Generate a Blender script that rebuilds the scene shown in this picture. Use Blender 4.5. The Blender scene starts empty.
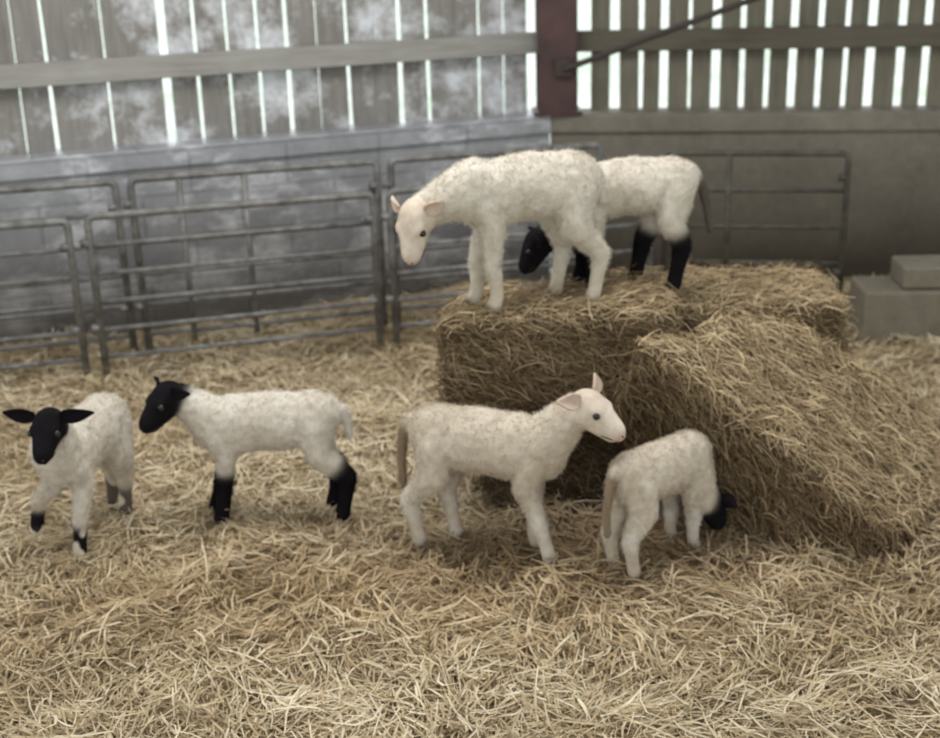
import bpy, math, random
import numpy as np
from mathutils import Vector, Matrix, noise
random.seed(4); rng=np.random.default_rng(7)
scene=bpy.context.scene
scene.view_settings.view_transform='Standard'

# ---------------------------------------------------------------- helpers
def lin(c):
    return tuple(((v/255)/12.92 if v/255<=0.04045 else ((v/255+0.055)/1.055)**2.4) for v in c)
def link(o,parent=None):
    scene.collection.objects.link(o)
    if parent is not None: o.parent=parent
    return o
class MB:
    def __init__(s): s.v=[]; s.f=[]
    def box(s,c,ax,h,taper=0):
        c=Vector(c); ax=[Vector(a).normalized() for a in ax]; b=len(s.v)
        for i in (-1,1):
            for j in (-1,1):
                for k in (-1,1):
                    s.v.append(tuple(c+ax[0]*h[0]*i+ax[1]*h[1]*j+ax[2]*h[2]*k))
        for q in [(0,1,3,2),(4,6,7,5),(0,4,5,1),(2,3,7,6),(0,2,6,4),(1,5,7,3)]:
            s.f.append(tuple(b+x for x in q))
    def tube(s,pts,r,n=10):
        pts=[Vector(p) for p in pts]; b=len(s.v); m=len(pts)
        rr=r if isinstance(r,(list,tuple)) else [r]*m
        ref=None
        for i,p in enumerate(pts):
            t=(pts[min(i+1,m-1)]-pts[max(i-1,0)]).normalized()
            if ref is None:
                ref=Vector((0,0,1)) if abs(t.z)<.9 else Vector((1,0,0))
            a=(ref-t*ref.dot(t)).normalized(); bb=t.cross(a); ref=a
            for k in range(n):
                an=2*math.pi*k/n
                s.v.append(tuple(p+(a*math.cos(an)+bb*math.sin(an))*rr[i]))
        for i in range(m-1):
            for k in range(n):
                k2=(k+1)%n
                s.f.append((b+i*n+k,b+i*n+k2,b+(i+1)*n+k2,b+(i+1)*n+k))
        s.f.append(tuple(b+k for k in range(n))[::-1]); s.f.append(tuple(b+(m-1)*n+k for k in range(n)))
    def ball(s,c,r,R=None,nu=14,nv=8):
        c=Vector(c); b=len(s.v)
        if not isinstance(r,(tuple,list)): r=(r,r,r)
        R=R or Matrix.Identity(3)
        s.v.append(tuple(c+R@Vector((0,0,r[2]))))
        for j in range(1,nv):
            ph=math.pi*j/nv
            for i in range(nu):
                th=2*math.pi*i/nu
                s.v.append(tuple(c+R@Vector((r[0]*math.sin(ph)*math.cos(th),r[1]*math.sin(ph)*math.sin(th),r[2]*math.cos(ph)))))
        s.v.append(tuple(c+R@Vector((0,0,-r[2])))); last=len(s.v)-1
        for i in range(nu):
            i2=(i+1)%nu
            s.f.append((b,b+1+i,b+1+i2))
            for j in range(nv-2):
                s.f.append((b+1+j*nu+i,b+1+(j+1)*nu+i,b+1+(j+1)*nu+i2,b+1+j*nu+i2))
            s.f.append((last,b+1+(nv-2)*nu+i2,b+1+(nv-2)*nu+i))
    def build(s,name,mat,parent=None,smooth=False,bevel=0):
        me=bpy.data.meshes.new(name); me.from_pydata(s.v,[],s.f); me.update()
        me.materials.append(mat)
        if smooth:
            me.polygons.foreach_set('use_smooth',[True]*len(me.polygons))
        o=bpy.data.objects.new(name,me); link(o,parent)
        if bevel:
            m=o.modifiers.new('b','BEVEL'); m.width=bevel; m.segments=2
        return o
def rounded(pts,r,seg=5):
    pts=[Vector(p) for p in pts]; out=[pts[0]]
    for i in range(1,len(pts)-1):
        a=(pts[i-1]-pts[i]).normalized()*r; b=(pts[i+1]-pts[i]).normalized()*r
        for k in range(seg+1):
            t=k/seg; out.append((pts[i]+a)*(1-t)**2+pts[i]*2*t*(1-t)+(pts[i]+b)*t*t)
    out.append(pts[-1]); return out

class NT:
    def __init__(s,name):
        s.m=bpy.data.materials.new(name); s.m.use_nodes=True; s.n=s.m.node_tree.nodes; s.l=s.m.node_tree.links
        s.b=s.n['Principled BSDF']
    def new(s,t,**k):
        n=s.n.new(t)
        for a,v in k.items():
            if a in n.inputs: n.inputs[a].default_value=v
            else: setattr(n,a,v)
        return n
    def noise(s,vec,scale,detail=4,rough=.6):
        n=s.new('ShaderNodeTexNoise'); n.inputs['Scale'].default_value=scale; n.inputs['Detail'].default_value=detail
        n.inputs['Roughness'].default_value=rough
        if vec is not None: s.l.new(vec,n.inputs['Vector'])
        return n.outputs['Fac']
    def ramp(s,fac,stops):
        n=s.n.new('ShaderNodeValToRGB'); e=n.color_ramp.elements
        while len(e)<len(stops): e.new(.5)
        for el,(p,c) in zip(e,stops):
            el.position=p; el.color=(*c,1) if len(c)==3 else c
        s.l.new(fac,n.inputs['Fac']); return n.outputs['Color']
    def mix(s,fac,a,b,mode='MIX'):
        n=s.n.new('ShaderNodeMix'); n.data_type='RGBA'; n.blend_type=mode
        for sock,val in ((n.inputs[0],fac),(n.inputs[6],a),(n.inputs[7],b)):
            if hasattr(val,'links'): s.l.new(val,sock)
            elif isinstance(val,(int,float)): sock.default_value=val
            else: sock.default_value=(*val,1)
        return n.outputs[2]
    def bump(s,h,strength=.3,dist=.01):
        n=s.n.new('ShaderNodeBump'); n.inputs['Strength'].default_value=strength; n.inputs['Distance'].default_value=dist
        s.l.new(h,n.inputs['Height']); s.l.new(n.outputs['Normal'],s.b.inputs['Normal'])
    def obj(s): return s.new('ShaderNodeTexCoord').outputs['Object']
    def color(s,c):
        if hasattr(c,'links'): s.l.new(c,s.b.inputs['Base Color'])
        else: s.b.inputs['Base Color'].default_value=(*c,1)
    def rough(s,v): s.b.inputs['Roughness'].default_value=v; return s

# ---------------------------------------------------------------- materials
def mat_attr(name,rough=.7,bumpscale=0,bs=.3):
    t=NT(name); a=t.new('ShaderNodeAttribute',attribute_name='Col')
    o=t.obj(); nz=t.noise(o,14,3)
    t.color(t.mix(.35,a.outputs['Color'],t.mix(1,a.outputs['Color'],t.ramp(nz,[(.3,(.55,.55,.55)),(.7,(1.25,1.25,1.25))]),'MULTIPLY')))
    t.rough(rough)
    t.b.inputs['Specular IOR Level'].default_value=.25
    if bumpscale: t.bump(t.noise(o,bumpscale,3),bs,.01)
    return t.m
M_straw=mat_attr('straw_strands',.6)
M_hay=mat_attr('hay_strands',.75)
t=NT('fleece_and_hair'); a=t.new('ShaderNodeAttribute',attribute_name='Col'); o=t.obj()
nz=t.noise(o,75,4); nz2=t.noise(o,6,3); nz3=t.noise(o,38,4)
c=t.mix(.7,a.outputs['Color'],t.mix(1,a.outputs['Color'],t.ramp(nz2,[(.3,(.80,.75,.67)),(.62,(1.05,1.05,1.05))]),'MULTIPLY'))
c=t.mix(.7,c,t.mix(1,c,t.ramp(nz3,[(.35,(.82,.79,.74)),(.6,(1.04,1.04,1.04))]),'MULTIPLY'))
t.color(c); t.rough(.92); t.b.inputs['Specular IOR Level'].default_value=.08
t.bump(nz,.5,.004); M_wool=t.m
t=NT('eye_gloss'); t.color((.012,.01,.008)); t.rough(.12); M_eye=t.m
t=NT('trodden_straw'); o=t.obj(); n1=t.noise(o,3,5); n2=t.noise(o,45,4)
t.color(t.mix(.5,t.ramp(n1,[(.3,lin((122,103,78))),(.7,lin((170,150,116)))]),t.ramp(n2,[(.35,lin((92,76,56))),(.65,lin((192,172,136)))])))
t.rough(.9); t.bump(n2,.8,.02); M_floor=t.m
t=NT('pale_yard_ground'); o=t.obj(); n1=t.noise(o,.8,4)
t.color(t.ramp(n1,[(.35,(.50,.62,.46)),(.6,(.74,.78,.72))])); t.rough(.95); M_out=t.m
def concrete(name,c0,c1,white,blocks,rough,wl=(.55,.72),dirtc=(125,118,108)):
    t=NT(name); o=t.obj()
    sep=t.new('ShaderNodeSeparateXYZ'); t.l.new(o,sep.inputs[0])
    n1=t.noise(o,2.2,6,.65); n2=t.noise(o,22,5)
    base=t.mix(.35,t.ramp(n1,[(.3,c0),(.7,c1)]),t.ramp(n2,[(.3,c0),(.7,c1)]))
    mp=t.new('ShaderNodeMapping'); mp.inputs['Scale'].default_value=(1.1,1,2.2); mp.inputs['Location'].default_value=(3.3,0,1.2)
    t.l.new(o,mp.inputs['Vector']); n3=t.noise(mp.outputs[0],1.6,7,.7)
    w=t.ramp(n3,[(wl[0],(0,0,0)),(wl[1],(1,1,1))])
    base=t.mix(w,base,white)
    mr=t.new('ShaderNodeMapRange'); mr.inputs['From Min'].default_value=.05; mr.inputs['From Max'].default_value=.75
    t.l.new(sep.outputs['Z'],mr.inputs['Value'])
    dirt=t.mix(1,base,lin(dirtc),'MULTIPLY')
    base=t.mix(mr.outputs[0],dirt,base)
    cb=t.new('ShaderNodeCombineXYZ'); t.l.new(sep.outputs['X'],cb.inputs[0]); t.l.new(sep.outputs['Z'],cb.inputs[1])
    if blocks:
        br=t.new('ShaderNodeTexBrick'); t.l.new(cb.outputs[0],br.inputs['Vector'])
        br.inputs['Scale'].default_value=1; br.inputs['Brick Width'].default_value=.45; br.inputs['Row Height'].default_value=.2
        br.inputs['Mortar Size'].default_value=.008; br.inputs['Color1'].default_value=(1,1,1,1); br.inputs['Color2'].default_value=(.86,.86,.86,1)
        br.inputs['Mortar'].default_value=(.55,.55,.55,1)
        base=t.mix(.55,base,t.mix(1,base,br.outputs['Color'],'MULTIPLY'))
    t.color(base); t.rough(rough); t.bump(n2,.35,.01); return t.m
M_wl=concrete('whitewashed_block',lin((134,135,138)),lin((178,180,184)),lin((238,241,245)),True,.45,(.49,.63),(148,142,134))
M_wr=concrete('cast_concrete',lin((104,99,88)),lin((140,134,120)),lin((156,151,136)),False,.85,(.6,.8),(134,127,116))
M_blk=concrete('block_concrete',lin((104,98,84)),lin((142,135,118)),lin((150,144,128)),False,.85,(.6,.8),(255,255,255))
def wood(name,c0,c1,white=None,sc=(14,14,1.2),wr=(.5,.68)):
    t=NT(name); o=t.obj(); mp=t.new('ShaderNodeMapping'); mp.inputs['Scale'].default_value=sc; t.l.new(o,mp.inputs['Vector'])
    n=t.noise(mp.outputs[0],3,6,.65); n2=t.noise(o,1.3,5)
    c=t.mix(.45,t.ramp(n,[(.3,c0),(.7,c1)]),t.ramp(n2,[(.3,c0),(.7,c1)]))
    if white:
        mp2=t.new('ShaderNodeMapping'); mp2.inputs['Location'].default_value=(1.7,.2,.3); t.l.new(o,mp2.inputs['Vector'])
        w=t.ramp(t.noise(mp2.outputs[0],2.3,7,.75),[(wr[0],(0,0,0)),(wr[1],(1,1,1))]); c=t.mix(w,c,white)
    t.color(c); t.rough(.8); t.bump(n,.4,.006); return t.m
M_board=wood('weathered_board',lin((108,104,99)),lin((158,154,148)),lin((222,225,229)),wr=(.48,.64))  # grey boards; the pale blotches paint patches of light onto them
M_board2=wood('weathered_board_brown',lin((92,88,76)),lin((134,128,112)))
M_rail=wood('rail_timber',lin((132,129,122)),lin((176,174,168)),None,(1.2,14,14))
M_rail2=wood('rail_timber_brown',lin((82,76,64)),lin((110,102,88)),None,(1.2,14,14))
t=NT('galvanised_steel'); o=t.obj(); n=t.noise(o,18,4)
t.color(t.ramp(n,[(.3,lin((88,86,83))),(.7,lin((142,141,138)))])); t.b.inputs['Metallic'].default_value=.3; t.rough(.6); M_galv=t.m
t=NT('dull_steel'); o=t.obj(); n=t.noise(o,18,4)
t.color(t.ramp(n,[(.3,lin((60,57,50))),(.7,lin((96,92,82)))])); t.b.inputs['Metallic'].default_value=.2; t.rough(.7); M_dull=t.m
t=NT('red_oxide_steel'); o=t.obj(); n=t.noise(o,7,5)
t.color(t.ramp(n,[(.3,lin((60,42,40))),(.7,lin((88,62,58)))])); t.rough(.6); M_steel=t.m
t=NT('brace_steel'); t.color(lin((62,52,48))); t.rough(.6); M_brace=t.m
t=NT('roof_sheet'); t.color(lin((120,120,118))); t.rough(.8); M_roof=t.m

# ---------------------------------------------------------------- walls
C=Vector((.437,6.54,0))
d1=Vector((-.938,-.347,0)).normalized(); n1=Vector((-.347,.938,0)).normalized()
d2=Vector((.989,-.150,0)).normalized(); n2=Vector((.150,.989,0)).normalized()
Z=Vector((0,0,1)); WH=.80
def wall(name,d,n,L,mat,sgn):
    mb=MB()
    mb.box((L/2*sgn,.11,WH/2-.15),((1,0,0),(0,1,0),(0,0,1)),(L/2,.11,WH/2+.15))
    mb.box((L/2*sgn,.105,WH-.03),((1,0,0),(0,1,0),(0,0,1)),(L/2,.125,.045))
    o=mb.build(name,mat,bevel=.008)
    o.location=C; o.rotation_euler=(0,0,math.atan2(d.y*sgn,d.x*sgn)); return o
wl=wall('wall_left',d1,n1,4.6,M_wl,-1)
wr=wall('wall_right',d2,n2,4.6,M_wr,1)
def slats(name,sgn,d,pos,mat,parent):
    mb=MB()
    for (s,w) in pos:
        tilt=random.uniform(-.008,.008); z0=WH-.1; z1=3.3
        c=Vector((s*sgn,.15+random.uniform(-.004,.004),(z0+z1)/2))
        mb.box(c,((1,0,tilt),(0,1,0),(-tilt,0,1)),(w/2,.011,(z1-z0)/2))
    return mb.build(name,mat,parent)
pos=[];s=.06
while s<4.5:
    g=random.uniform(.010,.022) if s<1.70 else random.uniform(.001,.006)
    if 1.66<s<1.80: g=.036
    w=random.uniform(.112,.132); pos.append((s+w/2,w)); s+=w+g
slats('boards',-1,d1,pos,M_board,wl)
pos=[];s=.20
while s<4.5:
    g=random.uniform(.018,.040); w=random.uniform(.080,.100); pos.append((s+w/2,w)); s+=w+g
slats('boards',1,d2,pos,M_board2,wr)
for sgn,par,m in ((-1,wl,M_rail),(1,wr,M_rail2)):
    for z in (1.16,2.3):
        mb=MB(); mb.box((2.3*sgn,.105,z),((1,0,0),(0,1,0),(0,0,1)),(2.28,.032,.05)); mb.build('rail',m,par,bevel=.004)

# column + brace
col=bpy.data.objects.new('steel_column',None); link(col)
mb=MB(); cx=Vector((.475,6.60,0)); X=Vector((1,0,0)); Y=Vector((0,1,0))
zc=(WH+3.35)/2+.01; hz=(3.35-WH)/2-.02
mb.box((cx.x,cx.y-.085,zc),(X,Y,Z),(.098,.008,hz)); mb.box((cx.x,cx.y+.085,zc),(X,Y,Z),(.098,.008,hz))
mb.box((cx.x,cx.y,zc),(X,Y,Z),(.007,.08,hz)); mb.box((cx.x,cx.y,WH+.024),(X,Y,Z),(.12,.115,.008))
mb.build('i_section',M_steel,col,bevel=.002)
mb=MB(); mb.tube([(.50,6.47,1.04),(1.34,6.30,1.345),(3.2,5.93,2.02)],.015); mb.box((.50,6.49,1.05),(X,Y,Z),(.04,.02,.04))
mb.build('diagonal_brace',M_brace,col)

# floor, outside ground, ceiling
def hgt(x,y):
    return (.014*np.sin(3.1*x+1.3*y+.5)+.012*np.sin(-2.2*x+4.1*y+1)+.011*np.sin(7.3*x+5.1*y)+.009*np.sin(11*x-9*y+2)+.006*np.sin(19*x+13*y)+.005*np.sin(27*y-15*x)
            +.03*np.exp(-((x-.65)**2/.5+(y-3.56)**2/.010))+.10*np.exp(-((x-1.55)**2/.07+(y-3.45)**2/.2)))
nx,ny=200,200
xs=np.linspace(-4.6,5.0,nx); ys=np.linspace(.3,7.2,ny)
mb=MB()
for y in ys:
    for x in xs:
        dl=(Vector((x,y,0))-C).dot(n1); dr=(Vector((x,y,0))-C).dot(n2)
        yy=y
        if x<C.x and dl>.1: yy=y-(dl-.1)/n1.y
        if x>=C.x and dr>.1: yy=y-(dr-.1)/n2.y
        mb.v.append((x,yy,float(hgt(x,yy))-.025))
for j in range(ny-1):
    for i in range(nx-1):
        mb.f.append((j*nx+i,j*nx+i+1,(j+1)*nx+i+1,(j+1)*nx+i))
floor=mb.build('floor',M_floor,smooth=True)
mb=MB(); mb.box((0,22,-.22),(X,Y,Z),(40,36,.05)); mb.build('yard_ground',M_out)
mb=MB(); mb.box((.2,4.2,3.42),(X,Y,Z),(5,3.2,.04)); mb.build('ceiling',M_roof)

# ---------------------------------------------------------------- strand generator
def strands(name,P,D,S,L,W,bend,cols,mat,parent=None):
    n=len(P); ts=np.array([-.5,-.17,.17,.5])
    V=np.zeros((n,4,2,3))
    for i,tt in enumerate(ts):
        c=P+D*(L*tt)[:,None]+bend*((tt*2)**2)
        w=W*(1 if i in(1,2) else .6)
        V[:,i,0]=c-S*(w/2)[:,None]; V[:,i,1]=c+S*(w/2)[:,None]
    V=V.reshape(-1,3)
    base=np.arange(n)[:,None]*8
    F=np.concatenate([base+np.array([[2*k,2*k+1,2*k+3,2*k+2]]) for k in range(3)],axis=1).reshape(-1)
    nf=n*3
    me=bpy.data.meshes.new(name); me.vertices.add(len(V)); me.vertices.foreach_set('co',V.reshape(-1).astype(np.float32))
    me.loops.add(nf*4); me.loops.foreach_set('vertex_index',F.astype(np.int32))
    me.polygons.add(nf); me.polygons.foreach_set('loop_start',np.arange(nf,dtype=np.int32)*4)
    me.polygons.foreach_set('loop_total',np.full(nf,4,dtype=np.int32))
    me.update(calc_edges=True); me.validate()
    at=me.color_attributes.new('Col','FLOAT_COLOR','POINT')
    c=np.ones((n,8,4)); c[:,:,:3]=cols[:,None,:]
    at.data.foreach_set('color',c.reshape(-1).astype(np.float32))
    me.materials.append(mat)
    o=bpy.data.objects.new(name,me); return link(o,parent)
def nrm(a): return a/np.maximum(np.linalg.norm(a,axis=1,keepdims=True),1e-9)

# straw bedding
N=110000
y=1.9+rng.random(N)**1.15*4.6; half=.9+.42*y
x=(rng.random(N)*2-1)*half
dl=(x-C.x)*n1.x+(y-C.y)*n1.y; dr=(x-C.x)*n2.x+(y-C.y)*n2.y
k=(np.maximum(dl,dr)<-.14); x=x[k]; y=y[k]; N=len(x)
lay=rng.random(N)
clump=np.clip(np.sin(9*x+4*y+2*np.sin(5*y))*np.sin(8*y-5*x+2*np.sin(4*x)),0,1)
z=hgt(x,y)-.02+lay*(.03+.035*clump)
ang=2.2*np.sin(1.9*x+.7*y)+1.9*np.sin(2.3*y-1.1*x+1)+1.5*np.sin(6.1*x+3.3*y)+rng.normal(0,.75,N)
el=rng.normal(0,.20,N)
D=np.stack([np.cos(ang)*np.cos(el),np.sin(ang)*np.cos(el),np.sin(el)],1)
S=nrm(np.cross(D,np.stack([rng.normal(0,.45,N),rng.normal(0,.45,N),np.ones(N)],1)))
L=rng.uniform(.04,.16,N)*rng.choice([1,1,.6],N); W=rng.uniform(.0025,.0062,N)
bend=rng.normal(0,.014,(N,3)); bend[:,2]-=.004
c_lo=np.array(lin((150,129,97))); c_mid=np.array(lin((198,177,140))); c_hi=np.array(lin((236,223,193)))
u=rng.random(N)*.75+lay*.3
pn=.5+.25*np.sin(2.1*x+1.2*y+.4)+.25*np.sin(3.7*y-2.9*x)
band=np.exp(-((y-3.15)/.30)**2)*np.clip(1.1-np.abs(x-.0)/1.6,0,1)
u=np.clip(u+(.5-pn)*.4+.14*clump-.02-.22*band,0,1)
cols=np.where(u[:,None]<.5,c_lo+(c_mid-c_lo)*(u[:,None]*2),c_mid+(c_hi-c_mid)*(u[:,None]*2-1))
dk=np.exp(-(((x-.42)/.72)**2+((y-3.46)/.27)**2))  # brown hay litter plus shade at the stack foot, painted into straw colour
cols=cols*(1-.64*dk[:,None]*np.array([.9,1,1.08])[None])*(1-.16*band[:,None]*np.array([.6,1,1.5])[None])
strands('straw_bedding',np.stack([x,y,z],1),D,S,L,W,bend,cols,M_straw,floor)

# ---------------------------------------------------------------- hay bales
h_lo=np.array(lin((92,74,53))); h_mid=np.array(lin((148,126,94))); h_hi=np.array(lin((206,186,149)))
def bale(cor,n,seed,flow=(1,0,0),stick=.35,bright=1,ex=11,nscale=1):
    cor=np.array(cor,float).reshape(2,2,2,3); r=np.random.default_rng(seed)
    def mp(p):
        q=p/((np.abs(p)**ex).sum(1)**(1/ex))[:,None]
        a=(q+1)/2; out=0
        for i in (0,1):
            for j in (0,1):
                for k in (0,1):
                    w=(a[:,0] if i else 1-a[:,0])*(a[:,1] if j else 1-a[:,1])*(a[:,2] if k else 1-a[:,2])
                    out=out+w[:,None]*cor[i,j,k]
        return out
    g=30; lins=np.linspace(-1,1,g); vs=[];fs=[];b=0
    for ax in range(3):
        for sg in (-1,1):
            A,B=np.meshgrid(lins,lins,indexing='ij'); p=np.zeros((g*g,3)); p[:,ax]=sg; p[:,(ax+1)%3]=A.ravel(); p[:,(ax+2)%3]=B.ravel()
            vs.append(p)
            for i in range(g-1):
                for j in range(g-1):
                    q=(b+i*g+j,b+(i+1)*g+j,b+(i+1)*g+j+1,b+i*g+j+1); fs.append(q if sg>0 else q[::-1])
            b+=g*g
    U=np.concatenate(vs); Pw=mp(U); cen=Pw.mean(0)
    out=nrm(Pw-cen)
    nz=np.array([noise.noise(Vector(p)*7+Vector((seed,0,0)))*.028+noise.noise(Vector(p)*22)*.012 for p in Pw])*nscale
    Pw=Pw+out*nz[:,None]
    import bmesh
    me=bpy.data.meshes.new('hay_bale'); me.from_pydata([tuple(v) for v in Pw],[],fs)
    bm=bmesh.new(); bm.from_mesh(me); bmesh.ops.remove_doubles(bm,verts=bm.verts,dist=.0008); bmesh.ops.recalc_face_normals(bm,faces=bm.faces); bm.to_mesh(me); bm.free()
    me.polygons.foreach_set('use_smooth',[True]*len(me.polygons))
    me.materials.append(M_hay)
    at=me.color_attributes.new('Col','FLOAT_COLOR','POINT')
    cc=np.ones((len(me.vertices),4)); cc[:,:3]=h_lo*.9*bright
    at.data.foreach_set('color',cc.reshape(-1).astype(np.float32))
    o=bpy.data.objects.new('hay_bale',me); link(o)
    npoly=len(me.polygons); ctr=np.zeros(npoly*3); me.polygons.foreach_get('center',ctr); ctr=ctr.reshape(-1,3)
    nn=np.zeros(npoly*3); me.polygons.foreach_get('normal',nn); nn=nn.reshape(-1,3)
    ar=np.zeros(npoly); me.polygons.foreach_get('area',ar)
    idx=r.choice(npoly,n,p=ar/ar.sum()); Pn=nn[idx]
    P=ctr[idx]+r.normal(0,.012,(n,3)); P=P+Pn*(r.random(n)*.012)[:,None]
    F=np.array(flow,float)[None]+r.normal(0,.6,(n,3)); F[:,2]-=.45*(1-np.abs(Pn[:,2]))
    T=F-Pn*(F*Pn).sum(1)[:,None]; T=nrm(T)
    D=nrm(T+Pn*(np.abs(r.normal(0,stick,n))*(r.random(n)<.3))[:,None])
    S=nrm(np.cross(D,Pn+r.normal(0,.4,(n,3))))
    L=r.uniform(.02,.10,n); W=r.uniform(.0016,.0038,n); bend=r.normal(0,.008,(n,3)); bend[:,2]-=.006
    tp=np.clip((Pn[:,2]-.2)/.45,0,1)  # top light painted into strand colour: upward faces paler, sides shaded darker
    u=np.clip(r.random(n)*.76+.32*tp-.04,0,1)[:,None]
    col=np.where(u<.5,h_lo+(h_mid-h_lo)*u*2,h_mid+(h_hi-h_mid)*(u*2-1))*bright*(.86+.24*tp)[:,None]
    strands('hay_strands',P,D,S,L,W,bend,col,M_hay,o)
    return o
def rect(x0,x1,y0,y1,z0,z1,yaw=0):
    cx,cy=(x0+x1)/2,(y0+y1)/2; c,s=math.cos(yaw),math.sin(yaw); out=[]
    for xx in(x0,x1):
        for yy in(y0,y1):
            for zz in(z0,z1):
                a,b=xx-cx,yy-cy; out.append((cx+a*c-b*s,cy+a*s+b*c,zz))
    return out
bale([(-.08,3.68,.33),(-.08,3.68,.635),(-.05,3.95,.33),(-.05,3.95,.62),
      (.63,3.66,.33),(.62,3.67,.64),(.64,4.20,.33),(.64,4.18,.64)],18000,1,ex=9,nscale=.8)
bale(rect(.655,1.19,3.88,4.33,.28,.585,-.08),15000,2)
bale(rect(.04,.64,3.72,4.2,-.03,.325),11000,3,bright=.55)  # dark tint paints the shade under the stack onto this bale
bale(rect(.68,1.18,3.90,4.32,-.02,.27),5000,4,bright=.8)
# leaning bale on the right: end propped on the stack, foot bedded in the straw
bale([(.43,3.72,.26),(.475,3.50,.605),(.68,3.84,.32),(.95,3.80,.605),
      (.93,3.40,-.25),(1.21,3.29,.060),(1.42,3.80,-.2),(1.70,3.80,.085)],32000,5,(.7,-.25,-.6),.55,1.04,12,.95)

# ---------------------------------------------------------------- hurdles
def hurdle(p0,p1,h,rails,zb=.02,mid=(.5,),r=.016,mat=None):
    p0=Vector((*p0,0)); p1=Vector((*p1,0)); mb=MB(); up=Vector((0,0,1))
    d=(p1-p0).normalized()
    mb.tube(rounded([p0+up*zb,p0+up*h,p1+up*h,p1+up*zb],.03),r)
    for k in range(rails):
        z=zb+.07+(h-zb-.07)*k/rails
        mb.tube([p0+up*z,p1+up*z],.0105)
    for mm in mid:
        m=p0.lerp(p1,mm); mb.tube([m+up*(zb+.03),m+up*h],.013)
    for p in (p0,p1):
        for z in (.2,h-.12): mb.tube([p+up*z-d*.02,p+up*(z+.03)-d*.02],.020)
    return mb.build('sheep_hurdle',mat or M_galv,smooth=True)
def fr(x): return (x,5.06+(x+1.586)*.257)
def br(x): return (x,5.42+(x+1.23)*.257)
hurdle(fr(-3.0),fr(-1.575),.665,5,mid=())
hurdle(fr(-1.50),fr(-.385),.675,5,mid=())
hurdle(fr(-.315),fr(.82),.68,5,mid=())
hurdle(br(-2.75),br(-1.45),.76,5)
hurdle(br(-1.39),br(-.38),.765,5,mid=(.19,.45))
hurdle(br(-.32),br(.62),.765,5)
hurdle((.90,5.74),(1.665,5.60),.745,4,mid=(.35,),r=.014,mat=M_dull)

# concrete blocks at right
def block(name,x0,x1,y0,y1,z0,z1):
    mb=MB(); mb.box(((x0+x1)/2,(y0+y1)/2,(z0+z1)/2),((1,-.06,0),(.06,1,0),Z),((x1-x0)/2,(y1-y0)/2,(z1-z0)/2))
    return mb.build(name,M_blk,bevel=.012)
block('concrete_block',1.68,3.0,5.22,5.50,-.03,.215)
block('concrete_block',1.84,2.35,5.26,5.48,.218,.315)

# ---------------------------------------------------------------- lambs
CREAM=lin((208,198,182)); WHITE=lin((218,212,201)); FACE=lin((214,201,186)); PINK=lin((196,162,150)); BLACK=lin((24,22,25)); GREY=lin((96,88,82)); HOOF=lin((66,58,50)); TAILC=lin((150,133,112))
def V3(*a): return Vector(a)
def front(s,fx,fy,fz=0,bend=.0):
    S=V3(.125,.040*s,.285); E=V3(.108,.046*s,.220); F=V3(fx,fy,fz+.014); T=F+V3(-.010,0,.036)
    K=(E*.46+T*.54)+V3(.006+bend,0,.004+bend*.4)
    return [S,E,K,T,F]
def hind(s,fx,fy,fz=0):
    H=V3(-.140,.038*s,.305); F=V3(fx,fy,fz+.014); T=F+V3(-.008,0,.038)
    K=V3(-.128+(T.x+.15)*.25,.047*s,.220)
    Hk=V3(T.x-.017,(fy*.6+.046*s*.4),.138+fz*.6)
    return [H,K,Hk,T,F]
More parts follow.
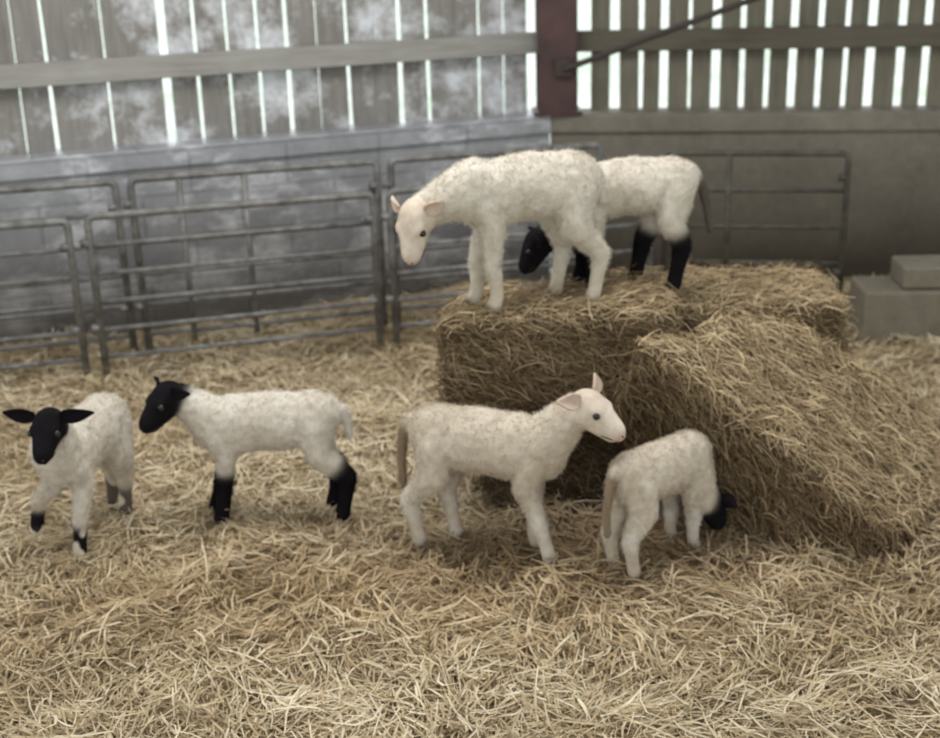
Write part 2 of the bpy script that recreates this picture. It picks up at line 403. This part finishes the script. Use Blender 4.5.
def lamb(loc,yaw,sc,stretch,head_pos,head_dir,legs,wool,face,legc,tail,tailc,roll_up=(0,0,1),neckc=None,ear=(1,0,0),earl=.075,earc=None,legthick=1,neck_r=1,hs=1.1,slim=1,mottle=None,hi=0):
    prims=[]
    def ell(c,r,col,w=1,R=None): prims.append((V3(*c),r,R,col,w))
    def cone(p0,p1,r0,r1,c0,c1,w0=1,w1=1,th=.5):
        p0=Vector(p0);p1=Vector(p1); n=max(3,int((p1-p0).length/(min(r0,r1)*.35))+1)
        for i in range(n+1):
            t=i/n; col=c0 if t<th else c1
            r=r0+(r1-r0)*t; prims.append((p0.lerp(p1,t),(r,r,r),None,col,w0+(w1-w0)*t))
    k=stretch; q=slim
    ell((.070*k,0,.314),(.130*k,.082,.097*q),wool); ell((-.03*k,0,.319),(.16*k,.084,.093*q),wool)
    ell((-.130*k,0,.326),(.092,.080,.088),wool); ell((.150*k,0,.314),(.066,.060,.084),wool)
    ell((-.02*k,0,.348),(.19*k,.052,.068),wool); ell((-.175*k,0,.34),(.05,.058,.062),wool)
    for s in(-1,1):
        ell((.125*k,.038*s,.290),(.044,.034,.074),wool); ell((-.145*k,.038*s,.284),(.056,.040,.084),wool)
    for i,lg in enumerate(legs):
        lg=[Vector(p) for p in lg]; off=(.125 if i<2 else -.135)*(k-1)
        lg[0].x+=off; lg[1].x+=off
        rr=[.042,.0325,.0230,.0195,.0212] if i<2 else [.052,.045,.0242,.0198,.0215]
        rr=[rr[0],rr[1]]+[v*legthick for v in rr[2:]]
        lc=legc[i]
        cl=[wool,wool,lc[0],lc[1],lc[1]]
        ws=[1,1,.6,.2,0]
        for a in range(4): cone(lg[a],lg[a+1],rr[a],rr[a+1],cl[a],cl[a+1],ws[a],ws[a+1],(.72-hi) if a==1 else .5)
        ell(lg[4]+V3(.008,.008,-.002),(.020,.011,.015),HOOF,0); ell(lg[4]+V3(.008,-.008,-.002),(.020,.011,.015),HOOF,0)
    hp=Vector(head_pos); f=Vector(head_dir).normalized(); u=Vector(roll_up); l=u.cross(f).normalized(); u=f.cross(l)
    R=Matrix((f,l,u)).transposed()
    def H(x,y,z): return hp+R@V3(x*hs,y*hs,z*hs)
    def hr(*a): return tuple(v*hs for v in a)
    nb=V3(.150*k,0,.335); nc=neckc or wool
    nend=H(-.022,0,-.018); mid=nb.lerp(nend,.5)
    cone(nb,mid,.076*neck_r,.060*neck_r,wool,wool); cone(mid,nend,.060*neck_r,.043*neck_r,wool,nc,1,.5)
    ell(H(0,0,0),hr(.047,.040,.042),face[0],.15,R)
    cone(H(.018,0,.002),H(.078,0,-.012),.0355*hs,.0245*hs,face[0],face[1],0,0)
    cone(H(.0,0,-.018),H(.075,0,-.026),.031*hs,.0185*hs,face[0],face[1],0,0)
    ell(H(.088,0,-.016),hr(.018,.020,.018),face[2],0,R)
    for s in(-1,1):
        ell(H(.026,.026*s,.016),hr(.020,.012,.012),face[0],0,R); ell(H(-.002,.027*s,-.012),hr(.028,.016,.024),face[0],0,R)
    for a in range(len(tail)-1): cone(tail[a],tail[a+1],.020-.003*a,.020-.003*(a+1),tailc if a>0 else wool,tailc,.8,.8)
    mb=MB()
    for c,r,RR,col,w in prims: mb.ball(c,tuple(r),RR,14,9)
    me=bpy.data.meshes.new('tmp'); me.from_pydata(mb.v,[],mb.f); to=bpy.data.objects.new('tmp',me); link(to)
    m=to.modifiers.new('r','REMESH'); m.mode='VOXEL'; m.voxel_size=.0050
    m=to.modifiers.new('s','SMOOTH'); m.factor=.5; m.iterations=16
    dg=bpy.context.evaluated_depsgraph_get(); ev=to.evaluated_get(dg)
    me2=bpy.data.meshes.new_from_object(ev); bpy.data.objects.remove(to)
    nv=len(me2.vertices); co=np.zeros(nv*3); me2.vertices.foreach_get('co',co); co=co.reshape(-1,3)
    no=np.zeros(nv*3); me2.vertices.foreach_get('normal',no); no=no.reshape(-1,3)
    Wt=np.zeros(nv); cs=np.zeros((nv,3)); ww=np.zeros(nv)
    for c,r,RR,col,w in prims:
        qq=co-np.array(c)
        if RR is not None: qq=qq@np.array(RR)
        ra=np.array(r); e=qq/ra; ln=np.linalg.norm(e,axis=1); dd=(ln-1)*(np.linalg.norm(qq,axis=1)/np.maximum(ln,1e-6))
        wt=np.exp(-np.clip(dd,-.02,.2)/.0035); Wt+=wt; cs+=wt[:,None]*np.array(col); ww+=wt*w
    cs/=Wt[:,None]; ww/=Wt
    if mottle:
        mn=np.array([noise.noise(Vector(p)*26+Vector((3,1,7))) for p in co])
        mm=np.clip((mn-.05)/.10,0,1)*(co[:,2]<.17)*np.clip((.6-ww)/.3,0,1)
        cs=cs*(1-mm[:,None])+np.array(CREAM)*mm[:,None]
    nzv=np.array([noise.noise(Vector(p)*24)*.0030+noise.noise(Vector(p)*50)*.0024 for p in co])
    co=co+no*(nzv*ww)[:,None]
    me2.vertices.foreach_set('co',co.reshape(-1).astype(np.float32))
    at=me2.color_attributes.new('Col','FLOAT_COLOR','POINT'); cc=np.ones((nv,4)); cc[:,:3]=cs
    at.data.foreach_set('color',cc.reshape(-1).astype(np.float32))
    me2.polygons.foreach_set('use_smooth',[True]*len(me2.polygons)); me2.materials.clear(); me2.materials.append(M_wool); me2.name='lamb'
    ob=bpy.data.objects.new('lamb',me2); link(ob)
    cand=np.where(ww>.4)[0]; n=20000; r=np.random.default_rng(int(loc[0]*100)+500); ii=r.choice(cand,n)
    P=co[ii]; D=nrm(no[ii]*.9+r.normal(0,.5,(n,3))+np.array([-.35,0,-.35])); S=nrm(np.cross(D,r.normal(0,1,(n,3))))
    strands('fleece',P+D*.001,D,S,r.uniform(.006,.014,n),r.uniform(.0008,.0016,n),r.normal(0,.002,(n,3)),np.clip(cs[ii]*r.uniform(.92,1.14,(n,1)),0,1),M_wool,ob)
    mb=MB()
    for s in(-1,1): mb.ball(H(.036,.0325*s,.012),.0085*hs,None,14,10)
    mb.build('eyes',M_eye,ob,smooth=True)
    mb=MB()
    for s in(-1,1):
        mb.tube([H(.060,.0225*s,-.030),H(.080,.0195*s,-.026),H(.099,.007*s,-.028)],[.0012,.002,.0015],6)
        mb.ball(H(.1010,.008*s,-.010),(.004,.003,.0025),R,8,6)
    mb.build('nostrils_and_mouth',M_eye,ob,smooth=True)
    ec=earc or face[0]
    for s,e in ((1,ear if not isinstance(ear[0],tuple) else ear[0]),(-1,ear if not isinstance(ear[0],tuple) else ear[1])):
        base=H(-.012,.032*s,.018); dr=(R@V3(e[1],e[0]*s,e[2])).normalized()
        fwd=(R@V3(.8,0,.35)); nr=(fwd-dr*fwd.dot(dr)).normalized(); sd=dr.cross(nr)
        vs=[];fs=[];a,b=12,8
        for i in range(a+1):
            t=i/a; w=.022*math.sin(math.pi*min(1,(.12+.88*t))**.8)+.001
            for j in range(b+1):
                qx=j/b*2-1
                vs.append(tuple(base+dr*(t*earl)+sd*(qx*w)+nr*(qx*qx*w*.55-.01*t*t)+V3(0,0,-.012*t*t)))
        for i in range(a):
            for j in range(b):
                fs.append((i*(b+1)+j,i*(b+1)+j+1,(i+1)*(b+1)+j+1,(i+1)*(b+1)+j))
        me=bpy.data.meshes.new('ear'); me.from_pydata(vs,[],fs); at=me.color_attributes.new('Col','FLOAT_COLOR','POINT')
        at.data.foreach_set('color',[x for _ in vs for x in (*ec,1)])
        me.polygons.foreach_set('use_smooth',[True]*len(fs)); me.materials.append(M_wool)
        eo=bpy.data.objects.new('ear_left' if s>0 else 'ear_right',me); link(eo,ob); m=eo.modifiers.new('s','SOLIDIFY'); m.thickness=.007; m.offset=0
        m=eo.modifiers.new('u','SUBSURF'); m.levels=1; m.render_levels=1
    ob.location=loc; ob.rotation_euler=(0,0,math.radians(yaw)); ob.scale=(sc,)*3
    return ob
WF=(FACE,FACE,PINK); BF=(BLACK,BLACK,BLACK)
EARW=lin((206,186,172))
wl4=[(WHITE,CREAM)]*4; bl4=[(BLACK,BLACK)]*4
# on the bales, looking down
lamb((.175,3.80,.638),194,1.11,.91,(.300,.02,.270),(.30,.30,-.85),
     [front(1,.100,.04),front(-1,.135,-.045),hind(1,-.175,.055),hind(-1,-.10,-.045)],WHITE,WF,wl4,
     [(-.19,0,.36),(-.212,0,.33),(-.218,0,.27)],WHITE,ear=(.75,-.6,.0),earc=EARW,slim=.92,earl=.06,hs=1.18)
# behind it, head down
lamb((.505,3.99,.635),182,.98,1.0,(.285,0,.155),(.6,0,-.8),
     [front(1,.12,.045),front(-1,.15,-.045),hind(1,-.145,.05),hind(-1,-.035,-.045)],WHITE,BF,bl4,
     [(-.205,0,.37),(-.235,0,.32),(-.255,0,.25),(-.268,0,.17)],GREY,neckc=BLACK,legthick=1.25,slim=.92,hi=.2)
# middle white lamb facing right
lamb((.048,3.445,0),-20,1.05,1.04,(.283,-.02,.455),(.9,-.22,-.40),
     [front(1,.12,.04),front(-1,.180,-.04),hind(1,-.12,.04),hind(-1,-.200,-.04)],CREAM,WF,wl4,
     [(-.225,0,.365),(-.252,0,.32),(-.262,0,.23),(-.258,0,.15)],TAILC,ear=((.35,-.35,.85),(.8,-.65,.1)),earc=EARW,legthick=1.03,earl=.066,slim=.98,hs=1.18)
# black-faced lamb facing left
lamb((-.635,3.72,0),181,.98,1.12,(.285,.03,.420),(.62,.52,-.5),
     [front(1,.155,.04),front(-1,.185,-.04),hind(1,-.230,.045),hind(-1,-.195,-.045)],WHITE,BF,[(BLACK,BLACK)]*4,
     [(-.245,0,.35),(-.258,0,.31),(-.262,0,.26)],WHITE,neckc=BLACK,ear=((.9,-.2,.15),(.9,-.3,.0)),legthick=1.22,neck_r=.98,hs=1.24,hi=.18)
# black-faced lamb walking toward the viewer
lamb((-1.165,3.62,0),257,.98,1.0,(.225,.035,.455),(.83,.12,-.50),
     [front(1,.15,.03),front(-1,.19,-.075,.09,.03),hind(1,-.13,.04),hind(-1,-.20,-.04)],WHITE,BF,[(WHITE,BLACK),(CREAM,BLACK),(CREAM,GREY),(CREAM,GREY)],
     [(-.215,0,.35),(-.235,0,.31),(-.245,0,.25)],CREAM,ear=(1,-.05,.22),earl=.10,hs=1.18,legthick=1.08,mottle=True)
# small lamb nosing under the leaning bale
lamb((.525,3.355,0),40,.865,.94,(.185,-.065,.165),(.55,-.02,-.82),
     [front(1,.12,.045),front(-1,.13,-.045),hind(1,-.16,.05),hind(-1,-.16,-.04)],CREAM,BF,wl4,
     [(-.205,0,.375),(-.235,0,.33),(-.248,0,.25),(-.245,0,.16)],TAILC,neckc=CREAM,legthick=1.1,hs=1.2)

# ---------------------------------------------------------------- light
w=bpy.data.worlds.new('w'); scene.world=w; w.use_nodes=True; nt=w.node_tree
tc=nt.nodes.new('ShaderNodeTexCoord'); sp=nt.nodes.new('ShaderNodeSeparateXYZ'); nt.links.new(tc.outputs['Generated'],sp.inputs[0])
mr=nt.nodes.new('ShaderNodeMapRange'); nt.links.new(sp.outputs['Y'],mr.inputs['Value'])
mr.inputs['From Min'].default_value=-.1; mr.inputs['From Max'].default_value=.6; mr.inputs['To Min'].default_value=1.2; mr.inputs['To Max'].default_value=2.9
bg=nt.nodes['Background']; bg.inputs['Color'].default_value=(.93,.97,1,1); nt.links.new(mr.outputs[0],bg.inputs['Strength'])
def area(name,loc,target,size,power,col):
    l=bpy.data.lights.new(name,'AREA'); l.shape='RECTANGLE'; l.size=size[0]; l.size_y=size[1]; l.energy=power; l.color=col
    o=bpy.data.objects.new(name,l); link(o); o.location=loc; o.rotation_euler=(Vector(target)-Vector(loc)).to_track_quat('-Z','Y').to_euler()
area('overhead_fill_lamp',(-.4,3.85,3.3),(-.4,3.85,0),(3.2,1.8),108,(1,.99,.98))  # unseen area lamp added overhead for soft top light

# ---------------------------------------------------------------- camera
cd=bpy.data.cameras.new('camera'); cam=bpy.data.objects.new('camera',cd); link(cam); scene.camera=cam
cd.sensor_width=36; cd.lens=49.8
cd.dof.use_dof=True; cd.dof.focus_distance=2.45; cd.dof.aperture_fstop=3.6
th=math.radians(19.1)
Rm=Matrix.Rotation(math.radians(90)-th,4,'X')@Matrix.Rotation(-.03,4,'Z')
cam.matrix_world=Matrix.Translation((0,0,1.75))@Rm
